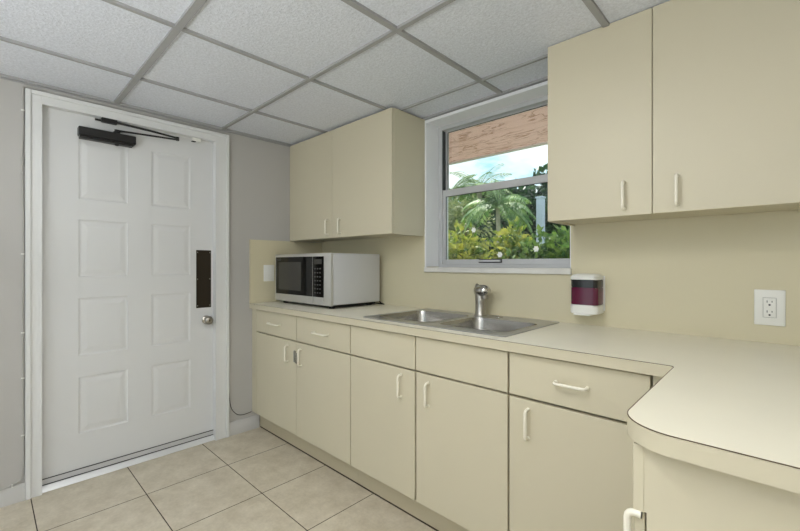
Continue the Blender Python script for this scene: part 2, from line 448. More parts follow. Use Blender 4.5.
# baseboards with their slightly uneven, many times painted face
def baseboard(name, y0, y1, h=.085):
    bm = bmesh.new(); n = 26; P = []
    for i in range(n+1):
        y = y0+(y1-y0)*i/n; w = .0018*math.sin(y*17)+.0012*math.sin(y*41)
        P.append([bm.verts.new(v) for v in [(0, y, .0), (.013+w, y, 0), (.013+w, y, h-.022), (.008+w*.5, y, h-.01+w), (.006, y, h+w), (0, y, h+w)]])
    for a, b in zip(P, P[1:]):
        for k in range(6): bm.faces.new((a[k], a[(k+1) % 6], b[(k+1) % 6], b[k]))
    bm.faces.new(P[0]); bm.faces.new(P[-1][::-1])
    return struct(name, bm, M['base'], smooth=40)
baseboard('baseboard_left', YF, -1.823)
baseboard('baseboard_corner', -.785, -.562, .092)
struct('baseboard_front', B(.013, XR, YF, YF+.013, 0, .085, bev=.003), M['base'])
struct('baseboard_right', B(XR-.013, XR, YF+.013, -1.16, 0, .085, bev=.003), M['base'])

# ------------------------------------------------------------------ cables by the door
t = thing('alarm_cable', 'thin painted cable stapled up the left edge of the white door frame', 'cable', (0, -1.83, .1))
pts = smooth_path([(.015, -2.5, .10), (.017, -2.2, .094), (.016, -1.95, .087), (.014, -1.87, .098), (.006, -1.831, .14), (.005, -1.829, .4), (.005, -1.830, .9), (.005, -1.828, 1.4), (.006, -1.834, 1.72), (.005, -1.829, 1.85), (.005, -1.829, 2.0), (.005, -1.829, 2.09), (.008, -1.815, 2.1), (.006, -1.7, 2.097), (.005, -1.5, 2.103), (.006, -1.3, 2.098), (.005, -1.1, 2.105), (.006, -.9, 2.104), (.005, -.8, 2.096)])
obj('cable', tube(bmesh.new(), pts, .0028, 8), M['cable'], t, smooth=60)
for z in (.33, .85, 1.25, 1.98, .62): obj('staple', B(.001, .01, -1.838, -1.824, z-.003, z+.003, bev=.001, seg=1), M['plastic'], t)
for y in (-1.87, -2.02): obj('staple', B(.012, .022, y-.003, y+.003, .086, .1, bev=.001, seg=1), M['plastic'], t)
obj('connector', B(.001, .012, -1.839, -1.828, 1.70, 1.745, bev=.003), M['cable'], t)
obj('connector', B(.001, .010, -1.842, -1.828, 1.655, 1.668, bev=.002), M['cable'], t)
bm = tube(bmesh.new(), smooth_path([(.012, -.788, .45), (.006, -.782, .3), (.008, -.770, .2), (.008, -.735, .145), (.008, -.695, .125), (.008, -.65, .125), (.007, -.62, .128)]), .0024, 8)
tag(obj('loose_cable', bm, M['blackcable'], smooth=60), 'thin dark cable drooping from the door frame to the first base cabinet', 'cable')

# ------------------------------------------------------------------ base cabinets
FYF, TK, DB, CT = -.6125, -.5534, .127, .876       # front face, toe kick face, door bottom, top of carcass
FD = .018                                          # thickness of doors and drawer fronts
G = .0024
def front(x0, x1, z0, z1, name, parent, y=FYF, g=G):
    return obj(name, B(x0+g, x1-g, y, y+FD, z0, z1, bev=.0012, seg=1), M['laminate'], parent)
def carcass(x0, x1, parent):
    y0 = FYF+FD+.007
    obj('body', B(x0, x1, y0, -.001, DB-.012, CT-.001), M['inner'], parent)
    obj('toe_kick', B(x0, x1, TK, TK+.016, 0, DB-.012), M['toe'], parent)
DT0, DT1, TOP = .7115, .7195, .871
YH = FYF
# first unit: two drawers over two doors
t = thing('base_cabinet', 'cream base cabinet under the microwave with two drawers over two doors', 'cabinet', (.56, -.3, 0))
carcass(.001, 1.1205, t)
obj('filler_strip', B(.001, .0695, FYF, FYF+FD, DB, TOP+.004, bev=.001, seg=1), M['laminate'], t)
d = front(.071, .594, DT1, TOP, 'drawer', t); pull((.262, YH, .797), (.40, YH, .797), (0, -1, 0), d)
d = front(.594, 1.1195, DT1, TOP, 'drawer', t); pull((.792, YH, .797), (.93, YH, .797), (0, -1, 0), d)
d = front(.071, .594, DB, DT0, 'door', t, g=.0008); pull((.498, YH, .577), (.498, YH, .678), (0, -1, 0), d)
lk = obj('cabinet_lock', B(.574, .592, YH-.012, YH, .585, .658, bev=.005), M['lock'], d, smooth=40, label='small metal lock between the two handles')
d = front(.594, 1.1195, DB, DT0, 'door', t, g=.0008); pull((.655, YH, .577), (.655, YH, .678), (0, -1, 0), d)
bm = bmesh.new(); box(bm, .594, .612, YH-.012, YH, .58, .645, bev=.005); tube(bm, [(.603, YH-.012, .625), (.603, YH-.02, .625)], .008, 14)
tube(bm, [(.601, YH-.012, .6), (.601, YH-.017, .6)], .006, 14)
obj('lock_cylinder', bm, M['lock'], d, smooth=40, label='small metal keyed lock')
struct('trim_6', B(.014, 2.6, TK-.003, TK, 0, .006), M['caulk'])  # dark caulk line where the toe kick meets the floor
# sink unit
t = thing('base_cabinet', 'cream base cabinet under the sink with two plain false fronts over two doors', 'cabinet', (1.58, -.3, 0))
y0 = FYF+FD+.007
bm = bmesh.new(); box(bm, 1.1215, 1.139, y0, -.001, DB-.012, CT-.001); box(bm, 2.026, 2.0435, y0, -.001, DB-.012, CT-.001); box(bm, 1.139, 2.026, y0, -.001, DB-.012, DB+.004); box(bm, 1.139, 2.026, -.012, -.001, DB+.004, CT-.001); box(bm, 1.575, 1.593, y0, y0+.02, DB+.004, CT-.001); box(bm, 1.139, 2.026, y0, y0+.018, .70, .735); box(bm, 1.139, 2.026, y0, y0+.006, .85, CT-.001)
obj('body', bm, M['inner'], t)
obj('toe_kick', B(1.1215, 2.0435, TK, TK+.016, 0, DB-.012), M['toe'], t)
front(1.1225, 1.5825, DT1, TOP, 'false_front', t); front(1.5845, 2.0425, DT1, TOP, 'false_front', t)
d = front(1.1225, 1.5815, DB, DT0, 'door', t); pull((1.497, YH, .580), (1.497, YH, .682), (0, -1, 0), d)
d = front(1.5865, 2.0425, DB, DT0, 'door', t); pull((1.661, YH, .576), (1.661, YH, .678), (0, -1, 0), d)
# corner unit
t = thing('base_cabinet', 'cream base cabinet in the corner with one handled drawer over one door', 'cabinet', (2.3, -.3, 0))
carcass(2.0445, 3.21, t)
d = front(2.0455, 2.501, DT1, TOP, 'drawer', t); pull((2.222, YH, .797), (2.324, YH, .797), (0, -1, 0), d)
d = front(2.0455, 2.501, DB, DT0-.002, 'door', t); pull((2.122, YH, .576), (2.122, YH, .678), (0, -1, 0), d)
obj('filler_strip', B(2.5065, 2.578, FYF, FYF+FD, DB, TOP+.004), M['laminate'], t)
# return unit along the right wall, its door faces the aisle
t = thing('base_cabinet', 'cream base cabinet at the rounded counter end, seen from its plain end panel', 'cabinet', (2.9, -.88, 0))
XE, YE = 2.58, -1.142
obj('body', B(XE+FD+.004, XR-.001, YE, FYF-.001, DB-.012, CT-.001), M['laminate'], t)
obj('toe_kick', B(XE+.06, XR-.001, YE+.004, TK-.02, 0, DB-.012), M['laminate'], t)
def frontx(y0, y1, z0, z1, name): return obj(name, B(XE, XE+FD, y0, y1, z0, z1, bev=.0012, seg=1), M['laminate'], t)
frontx(YE+.001, -.64, .7497, TOP, 'false_front')
d = frontx(YE+.007, -.64, DB, .7485, 'door'); pull((XE+.014, YE+.0005, .643), (XE+.014, YE+.0005, .745), (-1, 0, 0), d, depth=.023, r=.0062)
obj('edge_strip', B(XE+FD, XE+FD+.0038, YE+.001, -.66, .752, TOP), M['laminate'], t)

# ------------------------------------------------------------------ countertop
CF, CX, CY = -.6313, 2.5612, -1.177
r = .088
arc = [(CX+r-r*math.cos(a), CY+r-r*math.sin(a)) for a in [PI/2*k/14 for k in range(15)]]
outer = [(0.0005, -.0005), (0.0005, CF), (CX-.012, CF), (CX-.004, CF-.003), (CX, CF-.012)]+arc+[(XR-.0005, CY), (XR-.0005, -.0005)]
SX0, SX1, SY0, SY1 = 1.163, 2.003, -.568, -.022
hole = rrect(SX0+.012, SX1-.012, SY0+.012, SY1-.012, .03, 4)
ct = obj('countertop', slab(outer, [hole], .8785, .914), M['counter'])
tag(ct, 'long cream laminate countertop turning the corner to a rounded end', 'countertop')
sp = [(0.0005, CF), (CX-.012, CF), (CX-.004, CF-.003), (CX, CF-.012)]+arc+[(XR-.0005, CY)]
bm = bmesh.new(); P = []
for x, y in sp[1:]:
    P.append((x, y))
# seam line: narrow strip lying on the edge of the slab
n = len(sp)
def off(i, d):
    a = Vector(sp[max(i-1, 0)]+(0,)); b = Vector(sp[min(i+1, n-1)]+(0,)); t_ = (b-a).normalized(); nn = Vector((t_.y, -t_.x, 0))
    q = Vector(sp[i]+(0,)); return q-nn*d if False else q+nn*d
R = []
for i in range(n):
    p = off(i, .0009)
    R.append([bm.verts.new((p.x, p.y, .9128)), bm.verts.new((p.x, p.y, .9144)), ])
    q = off(i, -.0006)
    R[-1] += [bm.verts.new((q.x, q.y, .9144)), bm.verts.new((q.x, q.y, .9128))]
for a, b in zip(R, R[1:]):
    for k in range(4): bm.faces.new((a[k], a[(k+1) % 4], b[(k+1) % 4], b[k]))
bm.faces.new(R[0]); bm.faces.new(R[-1])
eb = bmesh.new(); R2 = []
for i in range(n):
    p = off(i, .0008); q = off(i, -.0004)
    R2.append([eb.verts.new((p.x, p.y, .8783)), eb.verts.new((p.x, p.y, .9121)), eb.verts.new((q.x, q.y, .9121)), eb.verts.new((q.x, q.y, .8783))])
for a, b in zip(R2, R2[1:]):
    for k in range(4): eb.faces.new((a[k], a[(k+1) % 4], b[(k+1) % 4], b[k]))
eb.faces.new(R2[0]); eb.faces.new(R2[-1])
obj('edge_band', eb, M['laminate'], ct, smooth=40, label='beige laminate edge band')
obj('laminate_seam', bm, M['seam'], ct, label='thin dark laminate seam along the front edge')

# laminate panel on the door wall above the counter
bm = B(0.0, .006, -.628, -.0005, .9145, 1.3765, bev=.001, seg=1)
t = obj('splashback_panel', bm, M['splash']); tag(t, 'tall beige laminate splashback panel on the side wall left of the microwave', 'splashback')
obj('metal_edge', B(0.0, .0085, -.634, -.628, .9145, 1.3765), M['laminate'], t)

# ------------------------------------------------------------------ wall cabinets
def wall_cab(x0, x1, seam, depth, zb, zt, label, handles, under):
    t = thing('wall_cabinet', label, 'wall cabinet', ((x0+x1)/2, -depth/2, zb))
    yf = -depth
    bm = bmesh.new()
    box(bm, x0, x0+.016, yf+FD+.002, -.001, zb, zt); box(bm, x1-.016, x1, yf+FD+.002, -.001, zb, zt)
    box(bm, x0+.016, x1-.016, yf+FD+.002, -.001, zb+under, zb+under+.016); box(bm, x0+.016, x1-.016, yf+FD+.002, -.001, zt-.016, zt)
    box(bm, x0+.016, x1-.016, -.012, -.001, zb+under+.016, zt-.016)
    obj('body', bm, M['laminate'], t)
    for a, b, hx in ((x0, seam, handles[0]), (seam, x1, handles[1])):
        d = obj('door', B(a+.0012, b-.0012, yf, yf+FD, zb+.001, zt-.003, bev=.0012, seg=1), M['laminate'], t)
        pull((hx, yf, zb+.027), (hx, yf, zb+.128), (0, -1, 0), d)
    return t
t1 = wall_cab(.02, 1.1272, .549, .3045, 1.3778, H-.003, 'cream two-door wall cabinet in the corner above the microwave', (.503, .645), .008)
obj('filler_strip', B(.001, .019, -.302, -.286, 1.3778, H-.006), M['laminate'], t1)
wall_cab(2.0488, 2.83, 2.437, .2822, 1.3809, H+.0085, 'cream two-door wall cabinet right of the window above the soap dispenser', (2.346, 2.513), .006)

# ------------------------------------------------------------------ window
w = struct('window_1', loc=(1.59, .1, 1.15))
# painted lining, sill
bm = bmesh.new()
box(bm, WX0, WX0+.004, .0, .13, WZ0+.03, WZ1-.001); box(bm, WX1-.004, WX1, 0, .13, WZ0+.03, WZ1-.001); box(bm, WX0+.004, WX1-.004, 0, .13, WZ1-.005, WZ1-.001)
box(bm, WX0-.008, WX0+.004, -.008, 0, WZ0+.0, WZ1+.012, bev=.001, seg=1); box(bm, WX0+.004, WX1, -.008, 0, WZ1-.005, WZ1+.012, bev=.001, seg=1)
obj('lining', bm, M['lining'], w)
obj('sill', B(WX0-.008, WX1+.004, -.016, .13, WZ0-.004, WZ0+.026, bev=.003), M['sill'], w)
fy0, fy1 = .118, .19
fx0, fx1, fz0, fz1 = WX0+.004, WX1-.004, WZ0+.026, WZ1-.005
bm = bmesh.new()
fw = .03
box(bm, fx0, fx0+fw, fy0, fy1, fz0, fz1, bev=.002); box(bm, fx1-fw, fx1, fy0, fy1, fz0, fz1, bev=.002)
box(bm, fx0+fw, fx1-fw, fy0, fy1, fz1-.026, fz1, bev=.002); box(bm, fx0+fw, fx1-fw, fy0, fy1, fz0, fz0+.02, bev=.002)
obj('window_frame', bm, M['winalu'], w)
def sash(name, x0, x1, z0, z1, y0, y1, side, top, bot):
    bm = bmesh.new()
    box(bm, x0, x0+side, y0, y1, z0, z1, bev=.002); box(bm, x1-side, x1, y0, y1, z0, z1, bev=.002)
    box(bm, x0+side, x1-side, y0, y1, z1-top, z1, bev=.002); box(bm, x0+side, x1-side, y0, y1, z0, z0+bot, bev=.002)
    s = obj(name, bm, M['winalu'], w)
    ym = (y0+y1)/2
    obj('pane', B(x0+side-.002, x1-side+.002, ym-.002, ym+.002, z0+bot-.002, z1-top+.002), M['glass'], s)
    bm = bmesh.new(); g = .003
    box(bm, x0+side, x0+side+g, y0+.006, ym-.0025, z0+bot, z1-top); box(bm, x1-side-g, x1-side, y0+.006, ym-.0025, z0+bot, z1-top)
    box(bm, x0+side+g, x1-side-g, y0+.006, ym-.0025, z1-top-g, z1-top)
    obj('gasket', bm, M['darkgasket'], s)
    return s
sash('upper_sash', fx0+fw, fx1-fw, 1.648, fz1-.026, .158, .182, .012, .006, .03)
s = sash('lower_sash', fx0+fw-.006, fx1-fw+.006, fz0+.02, 1.682, .130, .154, .026, .042, .03)
bm = bmesh.new(); box(bm, 1.45, 1.596, .114, .1295, fz0+.034, fz0+.046, bev=.002)
obj('lift_recess', B(1.445, 1.602, .1275, .1299, fz0+.028, fz0+.051), M['darkgasket'], s)
obj('sash_lift', bm, M['winalu'], s, label='small grey sash lift on the bottom rail')
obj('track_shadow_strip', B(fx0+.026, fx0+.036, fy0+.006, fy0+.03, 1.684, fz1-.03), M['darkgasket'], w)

# ------------------------------------------------------------------ microwave
mx0, mx1, my0, my1, mz0, mz1 = .075, .755, -.475, -.045, .934, 1.268
t = thing('microwave_oven', 'silver countertop microwave oven with black glass door', 'microwave', ((mx0+mx1)/2, -.27, .914))
obj('housing', B(mx0+.004, mx1, my0+.028, my1, mz0+.004, mz1, bev=.008, seg=3), M['mwbody'], t, smooth=35)
obj('front_frame', B(mx0, mx1+.001, my0+.006, my0+.0275, mz0, mz1+.001, bev=.004), M['mwfront'], t, smooth=35)
gz0, gz1 = .986, 1.248
dd = obj('oven_door', B(mx0+.012, .566, my0, my0+.0058, mz0+.012, mz1-.008, bev=.002), M['mwfront'], t)
obj('door_glass', B(mx0+.026, .5655, my0-.0025, my0-.0002, gz0, gz1, bev=.0006, seg=1), M['mwglass'], dd, label='black glass')
obj('viewing_screen', B(mx0+.065, .435, my0-.0031, my0-.0026, gz0+.03, gz1-.036), M['mwscreen'], dd)
cp = obj('control_panel', B(.5675, .683, my0, my0+.0058, gz0, gz1, bev=.001, seg=1), M['mwglass'], t, label='black glass')
obj('display', B(.582, .668, my0-.0012, my0-.0003, gz1-.05, gz1-.018), M['mwscreen'], cp)
for i in range(7):
    for j in range(3):
        x = .588+j*.028; z = gz1-.075-i*.026
        obj('button', B(x, x+.015, my0-.0012, my0-.0002, z-.008, z), M['print'], cp)
obj('open_button', B(.585, .675, my0, my0+.0058, mz0+.012, gz0-.006, bev=.002), M['mwfront'], t)
fc = bpy.data.curves.new('logo', 'FONT'); fc.body = 'SHARP'; fc.size = .022; fc.extrude = .0002
fo = bpy.data.objects.new('font_source', fc); C.objects.link(fo); bpy.context.view_layer.update()
me = bpy.data.meshes.new_from_object(fo.evaluated_get(bpy.context.evaluated_depsgraph_get())); bpy.data.objects.remove(fo)
lo = bpy.data.objects.new('logo', me); C.objects.link(lo); lo.parent = dd; lo.rotation_euler = (PI/2, 0, 0)
me.materials.clear(); me.materials.append(M['print'])
lo.location = Vector((mx0+.034, my0-.0028, gz1-.026))-Vector(t.location)
for x in (mx0+.06, mx1-.06):
    for y in (my0+.06, my1-.05):
        obj('foot', lathe(bmesh.new(), [(.017, .9143), (.02, .918), (.02, mz0+.003)], (x, y, 0), seg=16), M['rubber'], t, smooth=40)
obj('base_plate', B(mx0+.03, mx1-.03, my0+.05, my1-.02, .921, mz0+.0038), M['rubber'], t)
bm = tube(bmesh.new(), smooth_path([(mx1-.03, my1+.001, .96), (mx1-.01, -.033, .93), (mx1+.02, -.03, .919), (mx1-.02, -.018, .919), (mx1-.25, -.014, .919)]), .0035, 8)
obj('power_cord', bm, M['rubber'], t, smooth=60)

# ------------------------------------------------------------------ sink
ZC = .9145
t = thing('kitchen_sink', 'stainless steel double bowl drop-in sink set in the counter', 'sink', (1.583, -.295, .914))
bowls = [(1.203, 1.568, -.497, -.135), (1.612, 1.962, -.497, -.165)]
holes = [rrect(*b, .05, 6) for b in bowls]
bm = slab(rrect(SX0, SX1, SY0, SY1, .02, 4), holes, ZC, ZC+.0045)
obj('rim', bm, M['rim'], t)
for b in bowls:
    bm = bmesh.new(); R = []
    for ins, z, rr in [(-.006, ZC+.0052, .056), (0, ZC+.0052, .05), (.002, ZC-.004, .05), (.006, ZC-.02, .05), (.014, ZC-.13, .05), (.02, ZC-.155, .05), (.035, ZC-.172, .05), (.06, ZC-.177, .045)]:
        R.append([bm.verts.new((x, y, z)) for x, y in rrect(b[0]+ins, b[1]-ins, b[2]+ins, b[3]-ins, rr, 6)])
    for p, q in zip(R, R[1:]):
        k_ = len(p)
        for k in range(k_): bm.faces.new((p[k], p[(k+1) % k_], q[(k+1) % k_], q[k]))
    bm.faces.new(R[-1])
    # outer skin so that the bowl has thickness from below
    bw = obj('bowl', bm, M['steel'], t, smooth=45)
    cx, cy = (b[0]+b[1])/2, (b[2]+b[3])/2
    obj('drain', lathe(bmesh.new(), [(.045, ZC-.1768), (.043, ZC-.1735), (.03, ZC-.1742), (.028, ZC-.1762), (.001, ZC-.1764)], (cx, cy, 0), seg=24), M['chrome'], bw, smooth=40)
obj('hole_cover', lathe(bmesh.new(), [(.021, ZC+.0045), (.02, ZC+.0075), (.001, ZC+.009)], (1.70, -.075, 0), seg=20), M['steel'], t, smooth=40)

# faucet
FXc, FYc, Z0 = 1.592, -.085, ZC+.0047
t = thing('kitchen_faucet', 'short chrome single lever faucet standing behind the sink bowls', 'faucet', (FXc, FYc, Z0))
obj('column', lathe(bmesh.new(), [(.032, Z0), (.032, Z0+.006), (.0295, Z0+.01), (.028, Z0+.07), (.0295, Z0+.118), (.027, Z0+.124)], (FXc, FYc, 0)), M['nickel'], t, smooth=50)
obj('base_plate', lathe(bmesh.new(), [(.036, Z0), (.036, Z0+.003), (.031, Z0+.0045), (.0305, Z0+.0045)], (FXc, FYc, 0)), M['chrome'], t, smooth=50)
hd = Vector((.95, -.3, 0)).normalized()
c = Vector((FXc, FYc, Z0+.134))
bm = bmesh.new()
tube(bm, [c-hd*.034+Vector((0, 0, .002)), c-hd*.032, c-hd*.024, c, c+hd*.02, c+hd*.042, c+hd*.054+Vector((0, 0, -.002)), c+hd*.060+Vector((0, 0, -.004))], [.004, .018, .028, .033, .034, .032, .024, .006], 22)
obj('spout_head', bm, M['chrome'], t, smooth=55)
bm = bmesh.new(); e = c+hd*.034
tube(bm, [e+Vector((0, 0, -.012)), e+Vector((0, 0, -.042))], [.021, .0195], 20)
obj('aerator', bm, M['nickel'], t, smooth=40)
bm = bmesh.new(); tube(bm, [c-hd*.012+Vector((0, 0, -.008)), c-hd*.022+Vector((0, 0, .014)), c-hd*.03+Vector((0, 0, .028)), c-hd*.034+Vector((0, 0, .036))], [.024, .02, .013, .004], 14)
obj('lever', bm, M['nickel'], t, smooth=50)

# ------------------------------------------------------------------ soap dispenser
sx0, sx1, sd = 2.067, 2.19, .088
t = thing('soap_dispenser', 'wall mounted soap dispenser with smoked tank of magenta soap', 'soap dispenser', (2.13, -.001, .97))
def dshape(x0, x1, d, z0, z1, name, m, y1=-.001, r_=.022, label=None):
    bm = slab(rrect(x0, x1, -d, y1, [r_, r_, 0.0, 0.0], 6), [], z0, z1)
    bmesh.ops.bevel(bm, geom=[e for e in bm.edges if abs(e.verts[0].co.z-e.verts[1].co.z) < 1e-6 and len(e.link_faces) == 2 and e.calc_face_angle(0) > 1 ], offset=.0025, segments=2, affect='EDGES')
    return obj(name, bm, m, t, smooth=40, label=label)
dshape(sx0, sx1, sd, 1.128, 1.140, 'lid', M['plastic'])
bm = bmesh.new(); R = []
for k in range(5):
    a = PI/2*k/4; ins = .03*(1-math.cos(a)); z = 1.1405+.014*math.sin(a)
    R.append([bm.verts.new((x, y, z)) for x, y in rrect(sx0+.002+ins, sx1-.002-ins, -sd+.002+ins, -.001, [.02, .02, 0, 0], 6)])
for p, q in zip(R, R[1:]):
    for k in range(len(p)): bm.faces.new((p[k], p[(k+1) % len(p)], q[(k+1) % len(p)], q[k]))
bm.faces.new(R[-1]); bm.faces.new(R[0])
obj('lid_dome', bm, M['plastic'], t, smooth=60)
dshape(sx0+.002, sx1-.002, sd-.002, 1.0925, 1.1275, 'tank', M['tank'], label='smoked tank')
dshape(sx0+.002, sx1-.002, sd-.002, 1.0135, 1.092, 'soap', M['soap'], label='magenta soap in the tank')
dshape(sx0, sx1, sd, .974, 1.013, 'base', M['plastic'])
bm = bmesh.new(); box(bm, sx0+.02, sx1-.03, -sd-.006, -.02, .966, .9735, bev=.004)
obj('push_bar', bm, M['plastic'], t, smooth=40)
obj('backplate', B(sx0+.004, sx1+.006, -.004, -.0002, .985, 1.145, bev=.001, seg=1), M['plastic'], t)

# ------------------------------------------------------------------ outlet and switch
def recess_plate(name, label, cat, x0, x1, z0, z1): pass
t = thing('power_outlet', 'white power outlet with two sockets on the wall over the counter', 'outlet', (2.744, 0, 1.04))
obj('cover_plate', B(2.7025, 2.7855, -.006, -.0002, .978, 1.106, bev=.0025), M['plastic'], t, smooth=35)
rc = obj('receptacle', B(2.727, 2.761, -.0085, -.0062, 1.007, 1.077, bev=.001, seg=1), M['plastic'], t)
for zc in (1.058, 1.022):
    bm = bmesh.new()
    box(bm, 2.7365, 2.7385, -.0092, -.0086, zc+.002, zc+.010); box(bm, 2.7495, 2.7515, -.0092, -.0086, zc+.003, zc+.009)
    tube(bm, [(2.744, -.0086, zc-.006), (2.744, -.0092, zc-.006)], .0032, 10)
    obj('socket', bm, M['rubber'], rc, label='dark socket holes')
bm = bmesh.new(); g = .0007
for a in [(2.7262, 2.7269, 1.0062, 1.0778), (2.7611, 2.7618, 1.0062, 1.0778), (2.7269, 2.7611, 1.0062, 1.0069), (2.7269, 2.7611, 1.0771, 1.0778)]: box(bm, a[0], a[1], -.0068, -.0061, a[2], a[3])
obj('receptacle_outline', bm, M['print'], rc)
t = thing('wall_switch', 'white switch plate on the side splashback behind the microwave', 'switch', (.006, -.49, 1.13))
obj('cover_plate', B(.0062, .012, -.527, -.442, 1.07, 1.192, bev=.0025), M['plastic'], t, smooth=35)
rk = obj('rocker', B(.0122, .0155, -.501, -.468, 1.098, 1.165, bev=.0015), M['plastic'], t)

# ------------------------------------------------------------------ outside
struct('ground', B(-22, 14, .2, 26, -.12, -.06), M['lawn'])
struct('trim_3', B(-4, 6, .2, 1.9, -.06, -.02), M['path'])  # unseen pale path, added to bounce light up to the soffit
sf = struct('trim_4', B(-4, 6, .2, 1.40, 2.25, 2.42), M['stucco'])
obj('drip_edge', B(-4, 6, 1.385, 1.425, 2.235, 2.44), M['alu'], sf)
struct('trim_5', B(-4, -.165, .0, .2, -.1, 2.25), M['stucco'])
random.seed(11)

def leaf(bm, p, d, u, L, W):
    """folded leaf: base p, direction d, side u"""
    a = bm.verts.new(p); b = bm.verts.new(p+d*L); nrm = d.cross(u)
    m1 = bm.verts.new(p+d*L*.45+u*W*.5+nrm*W*.15); m2 = bm.verts.new(p+d*L*.45-u*W*.5+nrm*W*.15)
    bm.faces.new((a, m1, b)); bm.faces.new((a, b, m2))

def rdir():
    while True:
        v = Vector((random.uniform(-1, 1), random.uniform(-1, 1), random.uniform(-1, 1)))
        if .1 < v.length < 1: return v.normalized()

def foliage(c, r, n, L, W, lumps=10, sub=.45):
    bm = bmesh.new(); c = Vector(c); cs = []
    for _ in range(lumps):
        d = rdir(); cs.append((c+Vector((d.x*r[0], d.y*r[1], d.z*r[2]))*random.uniform(.35, .72), random.uniform(sub*.75, sub*1.25)))
    cs.append((c, sub*1.3))
    cs += [(c+Vector((q*r[0]*.62, 0, r[2]*.42)), sub) for q in (-1, -.5, 0, .5, 1) if r[2] > 1.2]
    for _ in range(n):
        cc, s = random.choice(cs); d = rdir(); k = random.uniform(.55, 1.0)
        p = cc+Vector((d.x*r[0]*s, d.y*r[1]*s, d.z*r[2]*s))*k
        if p.z < .02: p.z = random.uniform(.02, .25)
        dd_ = (d+rdir()*.9+Vector((0, 0, -.25))).normalized(); u = dd_.cross(rdir()).normalized(); f = random.uniform(.7, 1.25)
        leaf(bm, p, dd_, u, L*f, W*f)
    return bm, cs

def shrub(name, c, r, n, L, W, m, label, cat='shrub', group=None, lumps=10, sub=.45, blossoms=(), trunk=.04, bark='bark'):
    t = thing(name, label, cat, (c[0], c[1], -.06), group)
    bm, cs = foliage(c, r, n, L, W, lumps, sub)
    obj('foliage', bm, M[m], t)
    bm = bmesh.new(); base = Vector((c[0], c[1], -.06)); fork = Vector((c[0], c[1], max(.15, c[2]-r[2]*.9)))
    tube(bm, [base, fork], [trunk*1.3, trunk], 8)
    for cc, s in cs: tube(bm, smooth_path([fork, (fork+cc)/2+Vector((0, 0, .1*r[2])), cc], 3), [trunk*.7]*2+[trunk*.5]*3+[trunk*.3]*2, 6)
    obj('trunk', bm, M[bark], t, smooth=60)
    for p in blossoms:
        bm = bmesh.new(); p = Vector(p)
        for k in range(6):
            a = 2*PI*k/6; d = Vector((math.cos(a), -.5, math.sin(a))).normalized(); u = d.cross(Vector((0, -1, 0))).normalized(); leaf(bm, p, d, u, .05, .045)
        lathe(bm, [(.002, -.02), (.016, -.012), (.02, 0), (.01, .012)], p, 'y', 10)
        obj('blossom', bm, M['blossom'], t)
    return t

hedge = 'leafy shrubs in the bed outside the window'
shrub('garden_shrub', (-1.75, 3.9, .95), (.75, .5, .80), 3600, .12, .065, 'leaf_olive', 'pale olive shrub at the left edge of the view through the window', group=hedge, sub=.5, lumps=14, blossoms=[(-1.27, 3.36, 1.36)])
shrub('garden_shrub', (-1.0, 3.6, .85), (.62, .5, .82), 3600, .12, .07, 'leaf_yellow', 'yellow green shrub seen low in the left of the window', group=hedge, sub=.5, lumps=14)
shrub('garden_shrub', (-.45, 3.7, 1.0), (.55, .5, .98), 4000, .125, .075, 'leaf_yellow', 'tallest yellow green shrub rising in the middle of the window in front of the palm', group=hedge, sub=.48, lumps=14, blossoms=[(-.62, 3.25, 1.72)])
shrub('garden_shrub', (.12, 3.6, .80), (.55, .5, .80), 3600, .12, .07, 'leaf_mid', 'mid green shrub right of the tall yellow green one', group=hedge, sub=.5, lumps=14, blossoms=[(-.06, 3.05, 1.33)])
shrub('garden_shrub', (.85, 3.7, .9), (.62, .5, .85), 3600, .12, .07, 'leaf_mid', 'green shrub low at the right of the window under the wall cabinet', group=hedge, sub=.5, lumps=14, blossoms=[(.42, 3.15, 1.40)])
shrub('leafy_tree', (-3.6, 6.4, 1.6), (1.3, 1.0, 1.35), 6500, .13, .06, 'leaf_olive', 'hazy olive green tree at the left of the window behind the shrubs', 'tree', sub=.5, lumps=18, trunk=.08)
shrub('leafy_tree', (-2.9, 9.6, 1.9), (1.7, 1.1, 1.75), 12000, .24, .14, 'leaf_dark', 'dark green tree behind the palm in the window', 'tree', sub=.5, lumps=20, trunk=.1)
shrub('leafy_tree', (-.9, 9.4, 2.15), (1.8, 1.1, 2.1), 16000, .25, .15, 'leaf_dark', 'dark green tree right of the palm behind the pale post', 'tree', sub=.55, lumps=30, trunk=.1)
shrub('leafy_tree', (1.4, 9.0, 1.9), (1.6, 1.1, 1.75), 4500, .16, .08, 'leaf_dark', 'dark green tree at far right behind the wall cabinet', 'tree', sub=.5, lumps=16, trunk=.1)
shrub('leafy_tree', (-4.9, 10.6, 2.2), (1.8, 1.0, 1.85), 9000, .2, .11, 'leaf_mid', 'mid green tree at far left of the window', 'tree', sub=.5, lumps=20, trunk=.1)

